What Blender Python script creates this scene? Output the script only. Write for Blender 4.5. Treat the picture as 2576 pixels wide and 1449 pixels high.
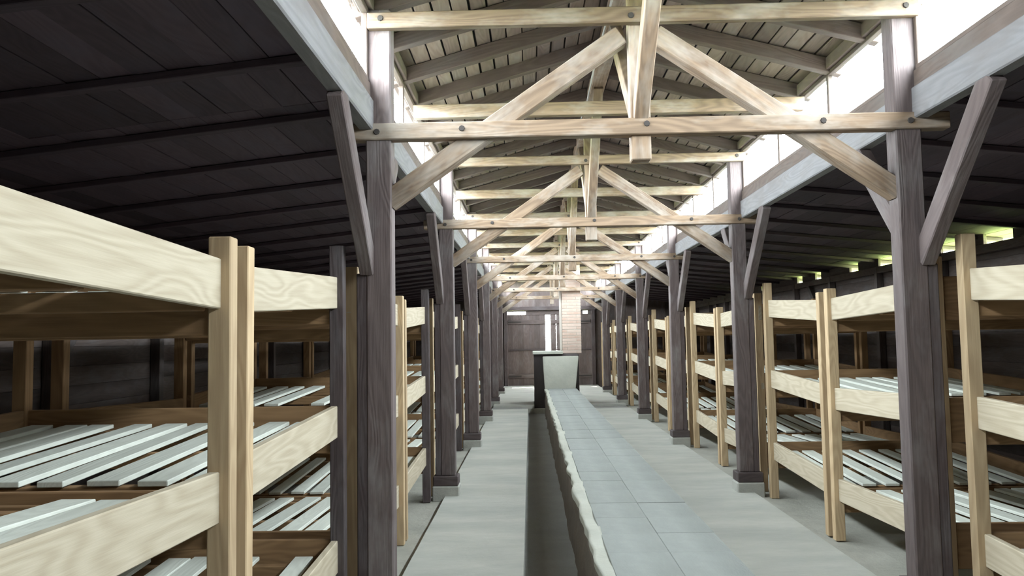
import bpy, bmesh, math, random
from mathutils import Vector, Matrix
random.seed(7)
scene = bpy.context.scene
col = scene.collection
for o in list(bpy.data.objects): bpy.data.objects.remove(o)

# ------------------------------------------------------------------ camera
CAMX, CAMZ = -0.673, 1.6
yaw, pitch, roll, FPX = 0.0214, 0.0651, -0.016, 2000.0
cy, sy, cp, sp = math.cos(yaw), math.sin(yaw), math.cos(pitch), math.sin(pitch)
fwd = Vector((-sy * cp, cy * cp, sp)); rgt = Vector((cy, sy, 0)); upv = rgt.cross(fwd)
r2 = rgt * math.cos(roll) + upv * math.sin(roll)
u2 = -rgt * math.sin(roll) + upv * math.cos(roll)
cd = bpy.data.cameras.new('camera'); cam = bpy.data.objects.new('camera', cd); col.objects.link(cam)
cd.sensor_fit = 'HORIZONTAL'; cd.sensor_width = 36.0; cd.lens = FPX / 2576.0 * 36.0
cd.clip_start = 0.05; cd.clip_end = 300
m = Matrix((r2, u2, -fwd)).transposed().to_4x4(); m.translation = Vector((CAMX, 0, CAMZ))
cam.matrix_world = m
scene.camera = cam

# ------------------------------------------------------------------ sky, sun, exposure
scene.view_settings.view_transform = 'Standard'
scene.view_settings.look = 'None'
scene.view_settings.gamma = 1.0
scene.view_settings.use_curve_mapping = False
scene.view_settings.exposure = 0.0
world = bpy.data.worlds.new('sky'); scene.world = world; world.use_nodes = True
bg = world.node_tree.nodes['Background']
bg.inputs[0].default_value = (0.92, 0.97, 1.0, 1); bg.inputs[1].default_value = 72.0
sd = bpy.data.lights.new('sun', 'SUN'); sun = bpy.data.objects.new('sun', sd); col.objects.link(sun)
sd.energy = 260.0; sd.angle = math.radians(0.6); sd.color = (1, 0.95, 0.86)
sdir = Vector((0.06, -0.42, -0.9)).normalized()
sun.rotation_euler = sdir.to_track_quat('-Z', 'Y').to_euler(); sun.location = (0, 40, 30)

# layout (metres): x across, y along the hall, z up
BAY, M0 = 3.767, 0.893
YN, YF = -1.3, 27.36            # end walls; near one unseen, pulled in close to cut light from behind
FR = [M0 + BAY * k for k in range(0, 7)]
XW, ZW = 4.7, 2.62              # side walls
XC = 1.62                       # clerestory plane
def portal(name, loc, rot, sx, sy_):
    d = bpy.data.lights.new(name, 'AREA'); d.shape = 'RECTANGLE'; d.size = sx; d.size_y = sy_
    d.cycles.is_portal = True
    o = bpy.data.objects.new(name, d); col.objects.link(o); o.location = loc; o.rotation_euler = rot
portal('daylight_portal', (-XC - .12, (YN + YF) / 2, 3.35), (0, -math.pi / 2, 0), .56, YF - YN)
portal('daylight_portal', (XC + .12, (YN + YF) / 2, 3.35), (0, math.pi / 2, 0), .56, YF - YN)

# ------------------------------------------------------------------ materials
def nt_new(name):
    mt = bpy.data.materials.new(name); mt.use_nodes = True
    nt = mt.node_tree; b = nt.nodes['Principled BSDF']
    return mt, nt, b
def mth(nt, op, a, b=None, c=None):
    n = nt.nodes.new('ShaderNodeMath'); n.operation = op
    for i, v in enumerate((a, b, c)):
        if v is None: continue
        if isinstance(v, (int, float)): n.inputs[i].default_value = v
        else: nt.links.new(v, n.inputs[i])
    return n.outputs[0]
def noise(nt, vec, scale, detail=3, rough=.6, dist=0):
    n = nt.nodes.new('ShaderNodeTexNoise'); nt.links.new(vec, n.inputs['Vector'])
    n.inputs['Scale'].default_value = scale; n.inputs['Detail'].default_value = detail
    n.inputs['Roughness'].default_value = rough; n.inputs['Distortion'].default_value = dist
    return n.outputs['Fac']
def mapping(nt, vec, s, off=None):
    n = nt.nodes.new('ShaderNodeMapping'); nt.links.new(vec, n.inputs['Vector'])
    n.inputs['Scale'].default_value = s
    if off is not None: nt.links.new(off, n.inputs['Location'])
    return n.outputs[0]
def mixc(nt, fac, a, b, mode='MIX'):
    n = nt.nodes.new('ShaderNodeMix'); n.data_type = 'RGBA'; n.blend_type = mode
    if isinstance(fac, (int, float)): n.inputs[0].default_value = fac
    else: nt.links.new(fac, n.inputs[0])
    for i, v in ((6, a), (7, b)):
        if isinstance(v, tuple): n.inputs[i].default_value = v if len(v) == 4 else v + (1,)
        else: nt.links.new(v, n.inputs[i])
    return n.outputs[2]
def wood(name, light, dark, ring=.35, weather=None, rough=.75, jitter=.25, bump=.25, patch=0.0):
    """timber: grain runs along the local X of each member"""
    mt, nt, b = nt_new(name)
    tc = nt.nodes.new('ShaderNodeTexCoord'); oi = nt.nodes.new('ShaderNodeObjectInfo')
    cmb = nt.nodes.new('ShaderNodeCombineXYZ')
    o1 = mth(nt, 'MULTIPLY', oi.outputs['Random'], 37.0)
    for i in range(3): nt.links.new(o1, cmb.inputs[i])
    v = tc.outputs['Object']
    big = noise(nt, mapping(nt, v, (.9, 5.5, 5.5), cmb.outputs[0]), 1.0, 1.5, .5, .3)
    lines = mth(nt, 'ABSOLUTE', mth(nt, 'SINE', mth(nt, 'MULTIPLY', big, 42.0)))
    lines = mth(nt, 'POWER', lines, 2.0)
    fine = noise(nt, mapping(nt, v, (3.0, 70, 70), cmb.outputs[0]), 1.0, 3, .65)
    pat = noise(nt, mapping(nt, v, (1.6, 4, 4), cmb.outputs[0]), 1.3, 4, .65)
    f = mth(nt, 'ADD', mth(nt, 'MULTIPLY', lines, ring), mth(nt, 'MULTIPLY', fine, .55))
    f = mth(nt, 'SUBTRACT', f, .12)
    c = mixc(nt, f, light, dark)
    if weather is not None:
        pp = mth(nt, 'MULTIPLY', mth(nt, 'SUBTRACT', pat, .48 - patch), 4.0)
        n = nt.nodes.new('ShaderNodeClamp'); nt.links.new(pp, n.inputs[0])
        c = mixc(nt, mth(nt, 'MULTIPLY', n.outputs[0], .75), c, weather)
    hv = nt.nodes.new('ShaderNodeHueSaturation'); nt.links.new(c, hv.inputs['Color'])
    nt.links.new(mth(nt, 'ADD', mth(nt, 'MULTIPLY', oi.outputs['Random'], 2 * jitter), 1 - jitter), hv.inputs['Value'])
    nt.links.new(hv.outputs[0], b.inputs['Base Color'])
    b.inputs['Roughness'].default_value = rough
    b.inputs['Specular IOR Level'].default_value = .3
    bp = nt.nodes.new('ShaderNodeBump'); bp.inputs['Strength'].default_value = bump; bp.inputs['Distance'].default_value = .004
    nt.links.new(mth(nt, 'ADD', fine, mth(nt, 'MULTIPLY', lines, .4)), bp.inputs['Height']); nt.links.new(bp.outputs[0], b.inputs['Normal'])
    return mt
def mottled(name, a, c2, stain, scale=1.2, rough=.9, bump=.3, bscale=30, stretch=(1, 1, 1)):
    mt, nt, b = nt_new(name)
    tc = nt.nodes.new('ShaderNodeTexCoord'); v = mapping(nt, tc.outputs['Object'], stretch)
    n1 = noise(nt, v, scale, 5, .65, .2); n2 = noise(nt, v, scale * 7, 4, .7); n3 = noise(nt, v, scale * .45, 3, .5)
    k = nt.nodes.new('ShaderNodeClamp'); nt.links.new(mth(nt, 'MULTIPLY', mth(nt, 'SUBTRACT', n1, .35), 3.0), k.inputs[0])
    c = mixc(nt, k.outputs[0], a, c2)
    c = mixc(nt, mth(nt, 'MULTIPLY', n2, .35), c, stain)
    k2 = nt.nodes.new('ShaderNodeClamp'); nt.links.new(mth(nt, 'MULTIPLY', mth(nt, 'SUBTRACT', n3, .55), 4.0), k2.inputs[0])
    c = mixc(nt, mth(nt, 'MULTIPLY', k2.outputs[0], .4), c, stain)
    nt.links.new(c, b.inputs['Base Color']); b.inputs['Roughness'].default_value = rough
    b.inputs['Specular IOR Level'].default_value = .25
    bp = nt.nodes.new('ShaderNodeBump'); bp.inputs['Strength'].default_value = bump; bp.inputs['Distance'].default_value = .01
    nt.links.new(noise(nt, v, bscale, 5, .7), bp.inputs['Height']); nt.links.new(bp.outputs[0], b.inputs['Normal'])
    return mt
MT = {
 'pine': wood('pale_pine', (.53, .465, .355), (.30, .235, .15), .30, jitter=.08),
 'pine_post': wood('tan_pine', (.52, .39, .24), (.31, .205, .115), .32, jitter=.14),
 'brown': wood('brown_board', (.30, .18, .09), (.15, .085, .04), .35, jitter=.15),
 'slat': wood('grey_slat', (.70, .72, .65), (.50, .51, .45), .25, jitter=.12),
 'dark': wood('dark_timber', (.085, .064, .062), (.038, .028, .029), .3, (.12, .108, .11), jitter=.2, bump=.6),
 'post': wood('weathered_post', (.13, .10, .095), (.06, .045, .045), .3, (.20, .18, .175), jitter=.12, bump=.6),
 'beam': wood('aged_beam', (.25, .175, .115), (.10, .068, .046), .40, (.37, .33, .285), jitter=.18, bump=.5, patch=.03),
 'plate': wood('grey_beam', (.225, .22, .225), (.13, .125, .13), .3, (.17, .155, .15), jitter=.08, bump=.5),
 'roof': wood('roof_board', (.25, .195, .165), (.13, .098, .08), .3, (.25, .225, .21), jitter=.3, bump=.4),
 'rafter': wood('rafter_wood', (.14, .105, .088), (.066, .05, .042), .3, (.14, .125, .115), jitter=.2, bump=.4),
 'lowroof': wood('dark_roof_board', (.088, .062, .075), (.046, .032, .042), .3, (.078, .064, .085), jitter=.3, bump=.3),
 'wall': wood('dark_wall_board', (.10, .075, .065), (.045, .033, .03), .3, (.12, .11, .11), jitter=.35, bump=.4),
 'door': wood('door_board', (.12, .092, .085), (.065, .047, .044), .3, (.15, .13, .125), jitter=.2, bump=.4),
 'concrete': mottled('concrete', (.51, .51, .465), (.37, .38, .35), (.25, .25, .215), 1.1, bump=.35, stretch=(.7, 1.6, 1)),
 'sand': mottled('sandy_ground', (.42, .41, .36), (.30, .30, .26), (.22, .21, .18), 1.6, bump=.6),
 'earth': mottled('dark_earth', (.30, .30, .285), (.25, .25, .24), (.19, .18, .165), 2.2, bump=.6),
 'slab': mottled('flue_slab', (.31, .325, .31), (.25, .265, .255), (.21, .215, .20), 1.7, bump=.35, stretch=(1, 3, 1)),
 'plaster': mottled('plaster', (.50, .51, .45), (.42, .43, .38), (.27, .25, .20), 2.5, bump=.6, bscale=14),
 'flueside': mottled('flue_side', (.14, .11, .085), (.10, .085, .07), (.17, .15, .125), 3.0, bump=.8, bscale=16),
 'soot': mottled('sooty_brick', (.05, .042, .042), (.04, .033, .034), (.07, .06, .055), 3.0, bump=.6),
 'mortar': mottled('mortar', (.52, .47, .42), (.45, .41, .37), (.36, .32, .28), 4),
 'stone': mottled('footing_stone', (.42, .42, .38), (.34, .34, .31), (.24, .23, .2), 5, bump=.6),
 'grass': mottled('grass', (.16, .24, .06), (.10, .17, .04), (.2, .2, .08), 1.0),
 'leaf': mottled('foliage', (.34, .42, .10), (.22, .32, .07), (.38, .42, .14), 2.0),
 'bark': mottled('bark', (.13, .10, .07), (.08, .06, .05), (.05, .04, .03), 4),
 'render': mottled('roofing', (.06, .06, .06), (.05, .05, .05), (.08, .08, .08), 2),
}
def brick_mat():
    mt, nt, b = nt_new('brick'); oi = nt.nodes.new('ShaderNodeObjectInfo'); tc = nt.nodes.new('ShaderNodeTexCoord')
    c = mixc(nt, oi.outputs['Random'], (.40, .25, .18), (.50, .37, .30))
    c = mixc(nt, mth(nt, 'MULTIPLY', noise(nt, tc.outputs['Object'], 9, 4), .6), c, (.55, .49, .44))
    nt.links.new(c, b.inputs['Base Color']); b.inputs['Roughness'].default_value = .9
    return mt
MT['brick'] = brick_mat()
def glass_mat():
    mt = bpy.data.materials.new('window_glass'); mt.use_nodes = True; nt = mt.node_tree
    nt.nodes.remove(nt.nodes['Principled BSDF']); out = nt.nodes['Material Output']
    t = nt.nodes.new('ShaderNodeBsdfTransparent'); t.inputs[0].default_value = (.93, .96, .97, 1)
    g = nt.nodes.new('ShaderNodeBsdfGlossy'); g.inputs['Roughness'].default_value = .08
    mx = nt.nodes.new('ShaderNodeMixShader'); mx.inputs[0].default_value = .05
    nt.links.new(t.outputs[0], mx.inputs[1]); nt.links.new(g.outputs[0], mx.inputs[2]); nt.links.new(mx.outputs[0], out.inputs[0])
    return mt
MT['glass'] = glass_mat()
def plain(name, c, r=.6):
    mt, nt, b = nt_new(name); b.inputs['Base Color'].default_value = c + (1,); b.inputs['Roughness'].default_value = r
    return mt
MT['cable'] = plain('cable_grey', (.5, .5, .48)); MT['iron'] = plain('iron', (.045, .038, .034), .95)

# ------------------------------------------------------------------ builders
_mesh = {}
def box_mesh(L, w, h, mat, bev):
    key = (round(L, 3), round(w, 3), round(h, 3), mat, bev)
    if key in _mesh: return _mesh[key]
    bm = bmesh.new()
    bmesh.ops.create_cube(bm, size=1)
    for v in bm.verts: v.co = Vector(((v.co.x + .5) * key[0], v.co.y * key[1], v.co.z * key[2]))
    if bev: bmesh.ops.bevel(bm, geom=bm.edges[:], offset=min(bev, .2 * min(key[:3])), segments=1, affect='EDGES')
    me = bpy.data.meshes.new('member'); bm.to_mesh(me); bm.free(); me.materials.append(MT[mat])
    _mesh[key] = me
    return me
def link(name, me, parent=None):
    o = bpy.data.objects.new(name, me); col.objects.link(o)
    if parent is not None: o.parent = parent
    return o
def org(p):
    v = Vector((0, 0, 0))
    while p is not None: v += p.location; p = p.parent
    return v
def member(name, p0, p1, w, h, mat, parent=None, up=(0, 0, 1), bev=.004):
    """squared timber from p0 to p1 (world): h along 'up', w sideways"""
    p0, p1 = Vector(p0), Vector(p1); d = p1 - p0; L = d.length; x = d.normalized()
    z = Vector(up); z = (z - x * z.dot(x)).normalized(); y = z.cross(x)
    o = link(name, box_mesh(L, w, h, mat, bev), parent)
    o.rotation_euler = Matrix((x, y, z)).transposed().to_euler()
    o.location = p0 - (org(parent) if parent is not None else Vector())
    return o
def block(name, lo, hi, mat, parent=None, bev=.004):
    """axis-aligned piece between two corners, grain along its longest side"""
    lo, hi = Vector(lo), Vector(hi); s = hi - lo; c = (lo + hi) / 2
    a = max(range(3), key=lambda i: s[i])
    e = Vector((0, 0, 0)); e[a] = s[a] / 2
    if a == 2: return member(name, c - e, c + e, s.x, s.y, mat, parent, (0, 1, 0), bev)
    return member(name, c - e, c + e, s.y if a == 0 else s.x, s.z, mat, parent, (0, 0, 1), bev)
def from_bm(name, bm, mat, parent=None, smooth=False):
    me = bpy.data.meshes.new(name); bm.to_mesh(me); bm.free(); me.materials.append(MT[mat])
    if smooth:
        for p in me.polygons: p.use_smooth = True
    return link(name, me, parent)
def tag(o, label=None, cat=None, group=None, kind=None):
    if label: o['label'] = label
    if cat: o['category'] = cat
    if group: o['group'] = group
    if kind: o['kind'] = kind
    return o
def thing(name, loc, label, cat, group=None):
    o = link(name, None); o.location = loc; o.empty_display_size = .2
    return tag(o, label, cat, group)
def struct(name, loc=(0, 0, 0)):
    o = link(name, None); o.location = loc
    return tag(o, kind='structure')
ORD = ['nearest to', 'second from', 'third from', 'fourth from', 'fifth from', 'sixth from', 'seventh from', 'eighth from',
       'ninth from', 'tenth from', 'eleventh from', 'twelfth from', 'thirteenth from', 'fourteenth from', 'fifteenth from', 'sixteenth from']
def surf(name, x0, x1, y0, y1, z, thick, mat, parent=None, amp=.01, step=.25, sc=1.3, kind=None):
    """slightly uneven ground slab with sides"""
    bm = bmesh.new(); nx = max(2, int((x1 - x0) / step)); ny = max(2, int((y1 - y0) / step))
    from mathutils import noise as mn
    g = [[None] * (ny + 1) for _ in range(nx + 1)]
    for i in range(nx + 1):
        for j in range(ny + 1):
            x = x0 + (x1 - x0) * i / nx; y = y0 + (y1 - y0) * j / ny
            g[i][j] = bm.verts.new((x, y, z + amp * mn.noise(Vector((x * sc, y * sc, 3.1)))))
    for i in range(nx):
        for j in range(ny): bm.faces.new((g[i][j], g[i + 1][j], g[i + 1][j + 1], g[i][j + 1]))
    ring = [g[i][0] for i in range(nx + 1)] + [g[nx][j] for j in range(1, ny + 1)] + [g[i][ny] for i in range(nx - 1, -1, -1)] + [g[0][j] for j in range(ny - 1, 0, -1)]
    low = [bm.verts.new((v.co.x, v.co.y, z - thick)) for v in ring]
    n = len(ring)
    for k in range(n): bm.faces.new((ring[k], low[k], low[(k + 1) % n], ring[(k + 1) % n]))
    bm.normal_update()
    o = from_bm(name, bm, mat, parent)
    if kind: o['kind'] = kind
    return o

# ------------------------------------------------------------------ ground, floor
g = surf('ground', -70, 90, -40, 110, -.34, .1, 'grass', amp=.05, step=8); g['kind'] = 'structure'
FX0, FX1, FZ = -.33, .42, .42           # heating flue top
fl = surf('floor', -XW, -.75, YN, YF, -.055, .2, 'sand', amp=.022, step=.22, sc=1.7, kind='structure')
surf('sandy_ground', FX0 + .02, XW, YN, YF, -.055, .2, 'sand', fl, amp=.022, step=.22, sc=1.7)
surf('sandy_ground', -.76, FX0 + .03, 19.15, YF, -.055, .2, 'sand', fl, amp=.01, step=.22, sc=1.7)
surf('concrete_path', -1.575, -.745, YN, 18.55, .0, .25, 'concrete', fl, amp=.008)
surf('concrete_path', .46, 1.60, YN, 18.55, .0, .06, 'concrete', fl, amp=.008)
surf('dark_strip', -.75, FX0 + .02, YN, 19.2, -.17, .05, 'earth', fl, amp=.008, step=.12, sc=4)
surf('dark_strip', -1.6, -.75, 18.5, 19.2, -.015, .05, 'earth', fl, amp=.008, step=.15, sc=3)  # darker band across the left path, in the long strip's material
surf('dark_strip', .6, 1.6, 18.5, 19.2, -.015, .05, 'earth', fl, amp=.008, step=.15, sc=3)  # darker band across the right path, same material
surf('concrete_path', -1.575, -.60, 19.15, YF, .03, .08, 'concrete', fl, amp=.006)
surf('concrete_path', .62, 1.60, 19.15, YF, .03, .08, 'concrete', fl, amp=.006)
surf('concrete_path', -.60, .62, 20.5, YF, .025, .08, 'concrete', fl, amp=.006)

# ------------------------------------------------------------------ roofs
ZR, SL = 4.10, .27                       # ridge underside and slope of the raised roof
def zup(x): return ZR - SL * abs(x)
def zlow(x): return 3.07 - .105 * (abs(x) - XC)
ceil = struct('ceiling')
seg = [YN - .2] + FR[0:1] + FR[1:] + [YF + .3]
NB = 15; BWID = 1.74 / NB
for s in (-1, 1):
    for i in range(NB):
        for k in range(len(seg) - 1):
            xa = (i + .5) * BWID; lift = random.uniform(0, .010)
            j = random.uniform(-.05, .05)
            o = member('roof_board', (s * xa, seg[k] + .002, zup(xa) + .014 + lift), (s * xa, seg[k + 1] - .002, zup(xa) + .014 + lift),
                   BWID - random.choice((.004, .008, .012)), .024, 'roof', ceil, (s * SL, 0, 1), .002)
    block_b = member('roofing_sheet', (s * .0, (YN + YF) / 2, ZR + .075), (s * 1.76, (YN + YF) / 2, zup(1.76) + .075), YF - YN + 1.0, .03, 'render', ceil, (s * SL, 0, 1), 0)
RS = BAY / 6
rys = []
y = M0 - 5 * RS
while y < YF - .1:
    rys.append(y); y += RS
for q, y in enumerate(rys):
    for s in (-1, 1):
        dz = random.uniform(-.012, .012)
        member('rafter', (s * .065, y + random.uniform(-.03, .03), zup(.065) - .052 + dz), (s * 1.70, y + random.uniform(-.03, .03), zup(1.70) - .052 + dz), .075, .105, 'rafter', ceil, (0, 0, 1))
    if (q - 5) % 6 == 3:
        member('collar_beam', (-1.6, y - .085, 3.49), (1.6, y - .085, 3.49), .07, .11, 'beam', ceil)
for k in range(len(seg) - 1):
    member('ridge_beam', (0, seg[k], 3.985), (0, seg[k + 1], 3.985), .125, .14, 'beam', ceil)
lowroofs = {}
for s, nm in ((-1, 'ceiling_left'), (1, 'ceiling_right')):
    c = struct(nm); lowroofs[s] = c
    n = 20; wd = (5.05 - XC) / n
    for i in range(n):
        xa = XC + (i + .5) * wd
        for k in range(len(seg) - 1):
            lift = random.uniform(0, .006)
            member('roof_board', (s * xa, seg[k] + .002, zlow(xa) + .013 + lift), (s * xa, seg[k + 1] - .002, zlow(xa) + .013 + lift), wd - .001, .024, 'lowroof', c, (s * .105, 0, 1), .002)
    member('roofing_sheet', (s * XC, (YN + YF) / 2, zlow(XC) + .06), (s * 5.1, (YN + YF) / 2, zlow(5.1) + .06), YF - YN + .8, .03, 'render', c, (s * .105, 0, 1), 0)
    for y in [M0 + BAY / 4 * k for k in range(-3, 29)]:
        if y > YF - .1: break
        member('rafter', (s * 1.67, y + .2, zlow(1.67) - .02), (s * 4.98, y + .2, zlow(4.98) - .02), .07, .042, 'lowroof', c)

# ------------------------------------------------------------------ side walls
GAPS = [(8.85, 9.42), (9.9, 10.4), (11.0, 11.35), (11.78, 12.25), (13.0, 13.35), (14.65, 14.95), (15.65, 15.95), (18.2, 18.4), (19.4, 19.55)]
for s, nm in ((-1, 'wall_left'), (1, 'wall_right')):
    w = struct(nm)
    nb = 16; hb = (ZW + .1) / nb
    for i in range(nb):
        z0 = -.1 + i * hb
        for k in range(len(seg) - 1):
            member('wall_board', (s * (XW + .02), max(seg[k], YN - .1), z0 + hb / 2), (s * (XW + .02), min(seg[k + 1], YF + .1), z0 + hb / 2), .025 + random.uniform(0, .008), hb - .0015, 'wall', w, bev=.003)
    for k in range(0, 15):
        y = M0 + BAY / 2 * (k - 1)
        member('wall_stud', (s * (XW - .05), y, -.05), (s * (XW - .05), y, ZW), .10, .10, 'wall', w, (0, 1, 0))
        if k % 2 == 0 and k < 14:
            member('wall_brace', (s * (XW - .06), y + .15, 1.55), (s * (XW - .06), y + 1.15, 2.55), .05, .09, 'wall', w, (0, 0, 1))
    member('wall_plate', (s * (XW - .03), YN, ZW - .05), (s * (XW - .03), YF, ZW - .05), .12, .10, 'wall', w)
    # boards closing the eaves between wall and roof
    cuts = [YN - .1] + ([e for g_ in GAPS for e in g_] if s > 0 else []) + [YF + .1]
    for a, b in zip(cuts[0::2], cuts[1::2]):
        block('eaves_board', (s * XW - .02, a, ZW - .002), (s * XW + .02, b, zlow(XW) + .03), 'wall', w)
    # added backing sheet outside, so no light leaks between the boards
    block('backing_sheet', (s * XW + s * .045 - .01, YN - .05, -.1), (s * XW + s * .045 + .01, YF + .05, ZW), 'render', w, 0)
    block('sill_beam', (s * XW - .08, YN, -.1), (s * XW + .08, YF, .05), 'dark', w)

# ------------------------------------------------------------------ clerestory walls with windows
wn = 0
for s, nm in ((-1, 'wall_clerestory_left'), (1, 'wall_clerestory_right')):
    w = struct(nm)
    block('sill_board', (s * XC - .03, YN - .1, 3.02), (s * XC + .03, YF + .1, 3.13), 'rafter', w)
    block('top_plate', (s * XC - .05, YN - .1, 3.575), (s * XC + .05, YF + .1, 3.665), 'rafter', w)
    wy = [M0 - BAY] + FR + [YF]
    for k in range(len(wy) - 1):
        a, b = max(wy[k], YN) + .075, wy[k + 1] - .075
        wn += 1
        win = struct('window_%d' % wn, (s * XC, (a + b) / 2, 3.13))
        nl = 3; st = (b - a) / nl
        for i in range(nl + 1):
            y = a + i * st
            member('mullion', (s * XC, y, 3.13), (s * XC, y, 3.575), .035, .04, 'rafter', win, (0, 1, 0))
        member('window_rail', (s * XC, a, 3.145), (s * XC, b, 3.145), .045, .03, 'rafter', win)
        member('window_rail', (s * XC, a, 3.56), (s * XC, b, 3.56), .045, .03, 'rafter', win)
        for i in range(nl):
            member('pane', (s * (XC + .008), a + i * st + .019, 3.352), (s * (XC + .008), a + (i + 1) * st - .019, 3.352), .004, .40, 'glass', win, bev=0)

# ------------------------------------------------------------------ end walls and doors
wf = struct('wall_far')
x = -XW - .05; i = 0
def fill_vert(par, x0, x1, z0, ztop, y, mat, wdt=.19):
    n = max(1, round((x1 - x0) / wdt)); d = (x1 - x0) / n
    for i in range(n):
        xc = x0 + (i + .5) * d
        zt = ztop(xc) if callable(ztop) else ztop
        member('wall_board', (xc, y + random.uniform(-.004, .004), z0), (xc, y, zt), d + .002, .03, mat, par, (0, 1, 0), .003)
def ztop_end(x):
    return (zlow(x) if abs(x) > XC else zup(x)) + .02
fill_vert(wf, -XW - .05, -1.46, -.1, ztop_end, YF, 'wall')
fill_vert(wf, 1.46, XW + .05, -.1, ztop_end, YF, 'wall')
fill_vert(wf, -1.46, 1.46, 2.56, ztop_end, YF, 'door')
for xx in (-1.5, 1.5): member('door_post', (xx, YF - .07, -.05), (xx, YF - .07, 2.6), .12, .12, 'dark', wf, (0, 1, 0))
member('lintel', (-1.6, YF - .07, 2.66), (1.6, YF - .07, 2.66), .12, .13, 'dark', wf)
# small strips closing the slot over the doors, with the gaps the daylight comes through
block('slot_board', (-.80, YF - .02, 2.44), (1.16, YF + .01, 2.60), 'door', wf)
block('slot_board', (1.32, YF - .02, 2.44), (1.46, YF + .01, 2.60), 'door', wf)
def door(name, x0, x1, skip):
    d = struct(name, ((x0 + x1) / 2, YF, 0))
    n = 7; w_ = (x1 - x0) / n
    for i in range(n):
        xc = x0 + (i + .5) * w_
        member('door_board', (xc, YF + .012, .02), (xc, YF + .012, 2.46), w_ - (.014 if i in skip else -.002), .028, 'door', d, (0, 1, 0), .003)
    for z in (.35, 1.25, 2.2):
        member('batten', (x0 + .03, YF - .02, z), (x1 - .03, YF - .02, z), .03, .14 if z != 1.25 else .05, 'door' if z != 1.25 else 'dark', d)
    for z in (.35, 2.2):
        hx = x0 + .02 if x0 < -1 else x1 - .02
        member('hinge', (hx, YF - .04, z), (hx + (.45 if x0 < -1 else -.45), YF - .04, z), .008, .05, 'iron', d)
    return d
door('door_1', -1.445, -.135, ())
door('door_2', .035, 1.445, (0, 1))
wnr = struct('wall_near')
fill_vert(wnr, -XW - .05, -1.35, -.1, ztop_end, YN, 'wall', .3)
fill_vert(wnr, 1.35, XW + .05, -.1, ztop_end, YN, 'wall', .3)
fill_vert(wnr, -1.35, 1.35, -.1, ztop_end, YN, 'door', .3)
block('backing_sheet', (-XW, YN - .06, -.1), (XW, YN - .03, zlow(XW)), 'render', wnr, 0)

# ------------------------------------------------------------------ timber frames
fix = []
def bolt_mesh():
    if 'bolt' not in _mesh:
        bm = bmesh.new(); bmesh.ops.create_cone(bm, cap_ends=True, segments=8, radius1=.02, radius2=.016, depth=.014)
        me = bpy.data.meshes.new('bolt_head'); bm.to_mesh(me); bm.free(); me.materials.append(MT['iron']); _mesh['bolt'] = me
    return _mesh['bolt']
def frame(y, k, n):
    lab = 'dark timber truss frame spanning the aisle, %s the plank doors' % ORD[n - 1 - k]
    if k == n - 1: lab = 'dark timber truss frame spanning the aisle, nearest to the plank doors'
    t = thing('timber_frame', (0, y, 0), lab, 'timber frame', 'timber frames along the aisle')
    zb = 2.785
    for s in (-1, 1):
        block('post', (s * 1.545 - .075, y - .065, .20), (s * 1.545 + .075, y + .065, 3.576), 'post', t, .008)
        block('base_block', (s * 1.57 - .13, y - .11, .10), (s * 1.57 + .13, y + .11, .20), 'dark', t, .008)
        block('footing', (s * 1.57 - .14, y - .12, -.06), (s * 1.57 + .14, y + .12, .10), 'stone', t, .012)
        block('cheek_board', (s * 1.648 - .03, y - .06, .20), (s * 1.648 + .03, y + .06, 2.0), 'dark', t, .006)
        # strut from the post up to the collar
        member('strut', (s * 1.50, y + .01, 2.43), (s * .10, y + .01, 3.40), .10, .115, 'beam', t, bev=.006)
        # braces along the hall, from the post up to the long beam
        member('brace', (s * 1.615, y - .03, 2.03), (s * 1.615, y - .80, 2.86), .08, .13, 'post', t, bev=.006)
        member('brace', (s * 1.615, y + .03, 2.03), (s * 1.615, y + .80, 2.86), .08, .13, 'post', t, bev=.006)
    tb = member('tie_beam', (-1.78, y - .04, 2.833), (1.78, y - .04, 2.833), .09, .098, 'beam', t, bev=.006)
    cb = member('collar_beam', (-1.60, y - .085, 3.49), (1.62, y - .085, 3.49), .06, .095, 'beam', t, bev=.006)
    def bolts(par, y_face, pts_):
        for bx, bz in pts_:
            o = link('bolt_head', bolt_mesh(), par)
            o.parent = None; o.location = (bx, y_face, bz); o.rotation_euler = (math.pi / 2, 0, 0)
            fix.append((o, par))
    bolts(tb, y - .087, [(-1.05, 2.84), (.03, 2.845), (1.05, 2.84), (-1.55, 2.83), (1.55, 2.83)])
    bolts(cb, y - .117, [(-1.52, 3.50), (1.54, 3.50), (-.05, 3.48)])
    kp = block('king_post', (-.058, y - .055, 2.64), (.058, y + .055, 3.92), 'beam', t, .006)
    member('ridge_brace', (0, y - .03, 2.90), (0, y - 1.2, 3.93), .085, .11, 'beam', t)
    member('ridge_brace', (0, y + .03, 2.90), (0, y + 1.2, 3.93), .085, .11, 'beam', t)
    return t
for k, y in enumerate(FR): frame(y, k, len(FR))
for o, par in fix:            # the beams lie straight along x, so a bolt keeps its offset from the beam
    w_ = Vector(o.location) - org(par); o.parent = par; o.location = w_
for s in (-1, 1):
    nm = 'pale grey long beam under the clerestory, on the %s side' % ('dark earth strip' if s < 0 else 'open eaves gap')
    t = thing('clerestory_beam', (s * 1.62, (YN + YF) / 2, 2.83), nm, 'beam', 'long beams under the clerestory')
    pts = [YN] + [f_ + .9 * 0 for f_ in FR] + [YF]
    for k in range(len(pts) - 1):
        dz = (-1) ** k * .008
        member('beam_length', (s * 1.615, pts[k] + .002, 2.935 + dz), (s * 1.615, pts[k + 1] - .002, 2.935 - dz * .3), .085, .185, 'plate', t, bev=.008)

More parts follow.
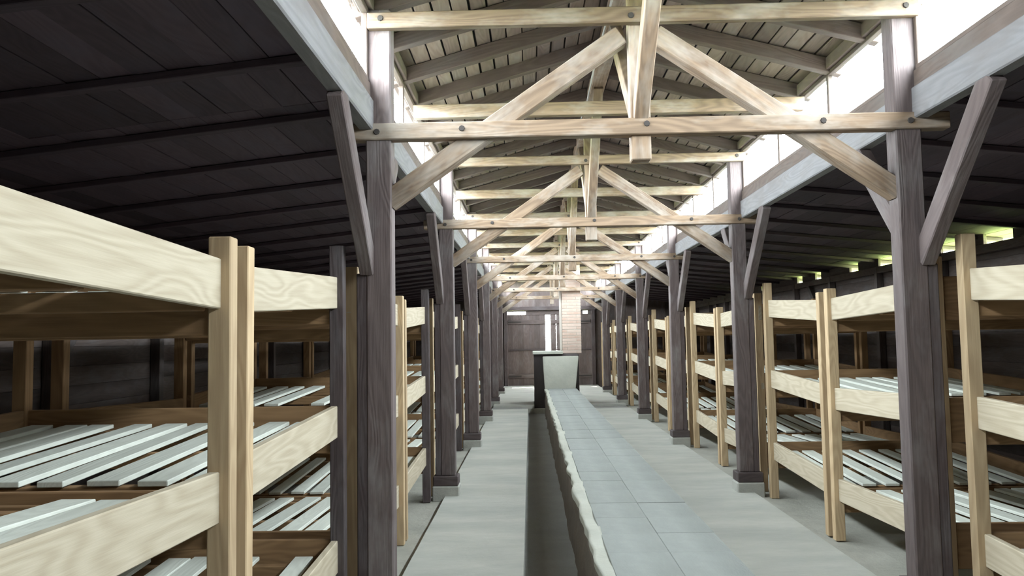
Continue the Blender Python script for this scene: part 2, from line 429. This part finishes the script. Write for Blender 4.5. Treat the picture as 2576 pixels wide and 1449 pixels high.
# ------------------------------------------------------------------ heating flue, stove, chimney
fu = thing('heating_flue', (.045, 10, 0), 'long low masonry heating flue with grey slab top down the aisle', 'flue')
def wob_box(name, x0, x1, y0, y1, z0, z1, mat, par, amp=.012, step=.1, taper=0):
    from mathutils import noise as mn
    bm = bmesh.new(); ny = int((y1 - y0) / step); prof = []
    nz = 5; nx = 4
    for i in range(nz + 1): prof.append((x0 - taper * (1 - i / nz), z0 + (z1 - z0) * i / nz))
    for i in range(1, nx): prof.append((x0 + (x1 - x0) * i / nx, z1))
    for i in range(nz, -1, -1): prof.append((x1 + taper * (1 - i / nz), z0 + (z1 - z0) * i / nz))
    rows = []
    for j in range(ny + 1):
        yy = y0 + (y1 - y0) * j / ny
        rows.append([bm.verts.new((px + amp * mn.noise(Vector((px * 9, yy * 3.1, pz * 9))), yy, pz + .6 * amp * mn.noise(Vector((px * 7 + 9, yy * 2.7, pz * 7))))) for px, pz in prof])
    for j in range(ny):
        for i in range(len(prof) - 1): bm.faces.new((rows[j][i], rows[j][i + 1], rows[j + 1][i + 1], rows[j + 1][i]))
    bm.faces.new(rows[0]); bm.faces.new(rows[-1][::-1])
    bmesh.ops.recalc_face_normals(bm, faces=bm.faces[:])
    o = from_bm(name, bm, mat, par, True)
    if par: o.location = -org(par)
    return o
wob_box('side_masonry', FX0, FX1, .4, 19.085, -.20, FZ - .045, 'flueside', fu, .03, .12, .015)
wob_box('plaster_edge', FX0 - .012, FX0 + .075, .4, 19.085, FZ - .05, FZ - .004, 'plaster', fu, .03, .08)
sx0, sx1 = FX0 + .065, FX1
mid = .075
yy = .4
while yy < 19.0:
    l = random.uniform(.42, .5); ye = min(yy + l, 19.085)
    for a, b in ((sx0, mid - .001), (mid + .001, sx1)):
        dz = random.uniform(-.0025, .0025)
        block('slab', (a, yy + .001, FZ - .05), (b, ye - .001, FZ + dz), 'slab', fu, .003)
    yy = ye
st = thing('brick_stove', (-.04, 19.6, 0), 'squat brick stove with plastered front and flat slab at flue end', 'stove')
wob_box('stove_body', -.58, .50, 19.27, 20.4, -.06, 1.225, 'soot', st, .015, .1)
bm = bmesh.new()
pr = [(-.375, 1.19), (.49, 1.19), (.40, .40), (-.335, .40)]
f0 = [bm.verts.new((px, 19.18 if pz > 1 else 19.10, pz)) for px, pz in pr]; f1 = [bm.verts.new((px, 19.30, pz)) for px, pz in pr]
bm.faces.new(f0[::-1]); bm.faces.new(f1)
for i in range(4): bm.faces.new((f0[i], f0[(i + 1) % 4], f1[(i + 1) % 4], f1[i]))
bmesh.ops.recalc_face_normals(bm, faces=bm.faces[:])
bmesh.ops.bevel(bm, geom=bm.edges[:], offset=.012, segments=2, affect='EDGES')
pf = from_bm('plaster_front', bm, 'plaster', st); pf.location = -org(st)
block('top_slab', (-.61, 19.2, 1.24), (.12, 20.4, 1.31), 'plaster', st, .01)
ch = thing('brick_chimney', (.371, 20.07, 1.245), 'tall square red brick chimney rising from stove through the roof', 'chimney')
CX0, CX1, CY0 = .137, .605, 19.84
CS = CX1 - CX0
block('mortar_core', (CX0 + .006, CY0 + .006, 1.245), (CX1 - .006, CY0 + CS - .006, 4.75), 'mortar', ch, 0)
block('pale_strip', (CX0 - .065, CY0 + .03, 1.315), (CX0 - .002, CY0 + .10, 3.05), 'mortar', ch, .006)  # pale strip up the chimney's left corner, in mortar colour
z = 1.246; r = 0; bh = .065; bl, bw = .346, .115
while z < 4.7:
    e = .009
    if r % 2 == 0:
        L4 = [((CX0, CY0), (CX0 + bl, CY0 + bw)), ((CX1 - bw, CY0), (CX1, CY0 + bl)), ((CX1 - bl, CY0 + CS - bw), (CX1, CY0 + CS)), ((CX0, CY0 + CS - bl), (CX0 + bw, CY0 + CS))]
    else:
        L4 = [((CX1 - bl, CY0), (CX1, CY0 + bw)), ((CX1 - bw, CY0 + CS - bl), (CX1, CY0 + CS)), ((CX0, CY0 + CS - bw), (CX0 + bl, CY0 + CS)), ((CX0, CY0), (CX0 + bw, CY0 + bl))]
    for a, b in L4:
        block('brick', (a[0], a[1], z), (b[0], b[1], z + bh), 'brick', ch, .004)
    z += bh + e; r += 1

# ------------------------------------------------------------------ bunks
TIER = {'A': ([1.952, 1.21, .47], [1.902, 1.16, .43]), 'B': ([1.888, 1.178, .44], [1.966, 1.245, .51])}
def bunk(s, kind, bay, rank):
    yb = M0 + BAY * bay
    if kind == 'A': y0, y1, hn, hf = yb + .18, yb + 1.95, 2.06, 1.972
    else: y0, y1, hn, hf = yb + 2.035, yb + 3.65, 1.965, 2.145
    x0 = 1.72 if s < 0 else 1.75; DEP = 1.9
    side = 'beside the dark earth strip' if s < 0 else 'below the open eaves gaps'
    lab = 'three-tier pine bunk in the row %s, %s the plank doors' % (side, ORD[rank])
    t = thing('bunk_bed', (s * (x0 + DEP / 2), (y0 + y1) / 2, 0), lab, 'bunk bed', 'three-tier bunks along the aisle')
    pw, pd = .08, .07
    X = lambda d: s * (x0 + d)
    def post(d, yc, h, mat):
        jx = random.uniform(-.006, .006); jy = random.uniform(-.008, .008)
        member('post', (X(d + pw / 2), yc, -.05), (X(d + pw / 2) + jx, yc + jy, h), pw, pd, mat, t, (0, 1, 0), .004)
    yn, yf = y0 + pd / 2, y1 - pd / 2
    dk = 'dark' if s < 0 else 'pine_post'
    post(0, yn, hn + random.uniform(-.01, .01), 'pine_post')
    post(0, yf, hf + random.uniform(-.01, .01), dk if kind == 'B' else 'pine_post')
    post(DEP - pw, yn, hn, 'brown'); post(DEP - pw, yf, hf, 'brown')
    for i in range(3):
        z0, z1 = TIER[kind][0][i], TIER[kind][1][i]
        j = random.uniform(-.008, .008); z0 += j; z1 += j
        RH = .177
        # front and rear side rails sit against the inner half of the posts
        member('side_rail', (X(.058), y0 + .004, z0 - RH / 2), (X(.058), y1 - .004, z1 - RH / 2), .038, RH, 'pine', t)
        member('side_rail', (X(DEP - .058), y0 + .004, z0 - RH / 2), (X(DEP - .058), y1 - .004, z1 - RH / 2), .038, RH, 'brown', t)
        zs0, zs1 = z0 - .085, z1 - .085          # top of the slats
        hi_near, hi_far = kind == 'A', kind == 'B'
        for yy, zz, hi in ((y0 + .022, z0, hi_near), (y1 - .022, z1, hi_far)):
            top = zz - .005 if hi else zz - .115
            bot = zz - .27
            member('end_board', (X(.08), yy, (top + bot) / 2), (X(DEP - .08), yy, (top + bot) / 2), .036, top - bot, 'brown', t)
        ym = (y0 + y1) / 2
        for yy, zz in ((y0 + .13, zs0), (ym, (zs0 + zs1) / 2), (y1 - .13, zs1)):
            member('cross_bearer', (X(.08), yy, zz - .065), (X(DEP - .08), yy, zz - .065), .06, .07, 'brown', t)
        ns = 9; p = (DEP - .2) / ns
        for q in range(ns):
            if random.random() < .09: continue
            d = .10 + (q + .5) * p + random.uniform(-.022, .022); dd = random.uniform(-.025, .025)
            wd = random.choice((.10, .115, .125)); e = random.uniform(0, .03)
            member('slat', (X(d), y0 + .05 + e, zs0 - .012), (X(d + dd), y1 - .05 - random.uniform(0, .03), zs1 - .012), wd, .022, 'slat', t, bev=.003)
    return t
for s in (-1, 1):
    r = 0
    for bay in range(6, -1, -1):
        for kind in 'BA':
            if bay == 6 and kind == 'B': pass
            bunk(s, kind, bay, r); r += 1

# ------------------------------------------------------------------ hanging cable
def tube(name, pts, rad, mat):
    bm = bmesh.new(); rings = []
    P = [Vector(p) for p in pts]
    for i, p in enumerate(P):
        d = (P[min(i + 1, len(P) - 1)] - P[max(i - 1, 0)]).normalized()
        a = d.cross(Vector((1, 0, 0)) if abs(d.x) < .9 else Vector((0, 1, 0))).normalized(); b = d.cross(a)
        rings.append([bm.verts.new(p + rad * (a * math.cos(t * math.pi / 3) + b * math.sin(t * math.pi / 3))) for t in range(6)])
    for i in range(len(P) - 1):
        for t in range(6): bm.faces.new((rings[i][t], rings[i][(t + 1) % 6], rings[i + 1][(t + 1) % 6], rings[i + 1][t]))
    bm.faces.new(rings[0][::-1]); bm.faces.new(rings[-1])
    return from_bm(name, bm, mat, None, True)
pts = []
for i in range(25):
    u = i / 24; yy = 4.5 + u * 3.9
    pts.append((-.085 + .01 * math.sin(u * 9), yy, 3.955 - .09 * math.sin(u * math.pi)))
tag(tube('cable', pts, .008, 'cable'), 'thin pale cable sagging beside the ridge beam', 'cable')

# ------------------------------------------------------------------ trees outside the eaves gaps
def tree(x, y, h, lab, seed):
    rnd = random.Random(seed)
    t = thing('tree', (x, y, -.34), lab, 'tree', 'trees outside behind the eaves gaps')
    bm = bmesh.new(); bmesh.ops.create_cone(bm, cap_ends=True, segments=8, radius1=.22, radius2=.1, depth=h * .55)
    for v in bm.verts: v.co.z += h * .275
    from_bm('trunk', bm, 'bark', t)
    from mathutils import noise as mn
    bm = bmesh.new()
    for i in range(9):
        c = Vector((rnd.uniform(-1.6, 1.6), rnd.uniform(-1.8, 1.8), h * rnd.uniform(.38, .85))); r_ = rnd.uniform(1.1, 1.8)
        res = bmesh.ops.create_icosphere(bm, subdivisions=4, radius=r_)
        for v in res['verts']:
            n_ = v.co.normalized(); v.co = c + v.co + n_ * (.28 * mn.noise(v.co * 2.1 + c) + .16 * mn.noise(v.co * 6 + c))
    from_bm('crown', bm, 'leaf', t)
spots = [(17, 24), (18, 32), (17, 40), (19, 49), (18, 58), (18, 68)]
for i, (tx, ty) in enumerate(spots):
    tree(tx, ty, 7.5, 'sunlit green tree outside, glimpsed through the gaps under the eaves', 40 + i)
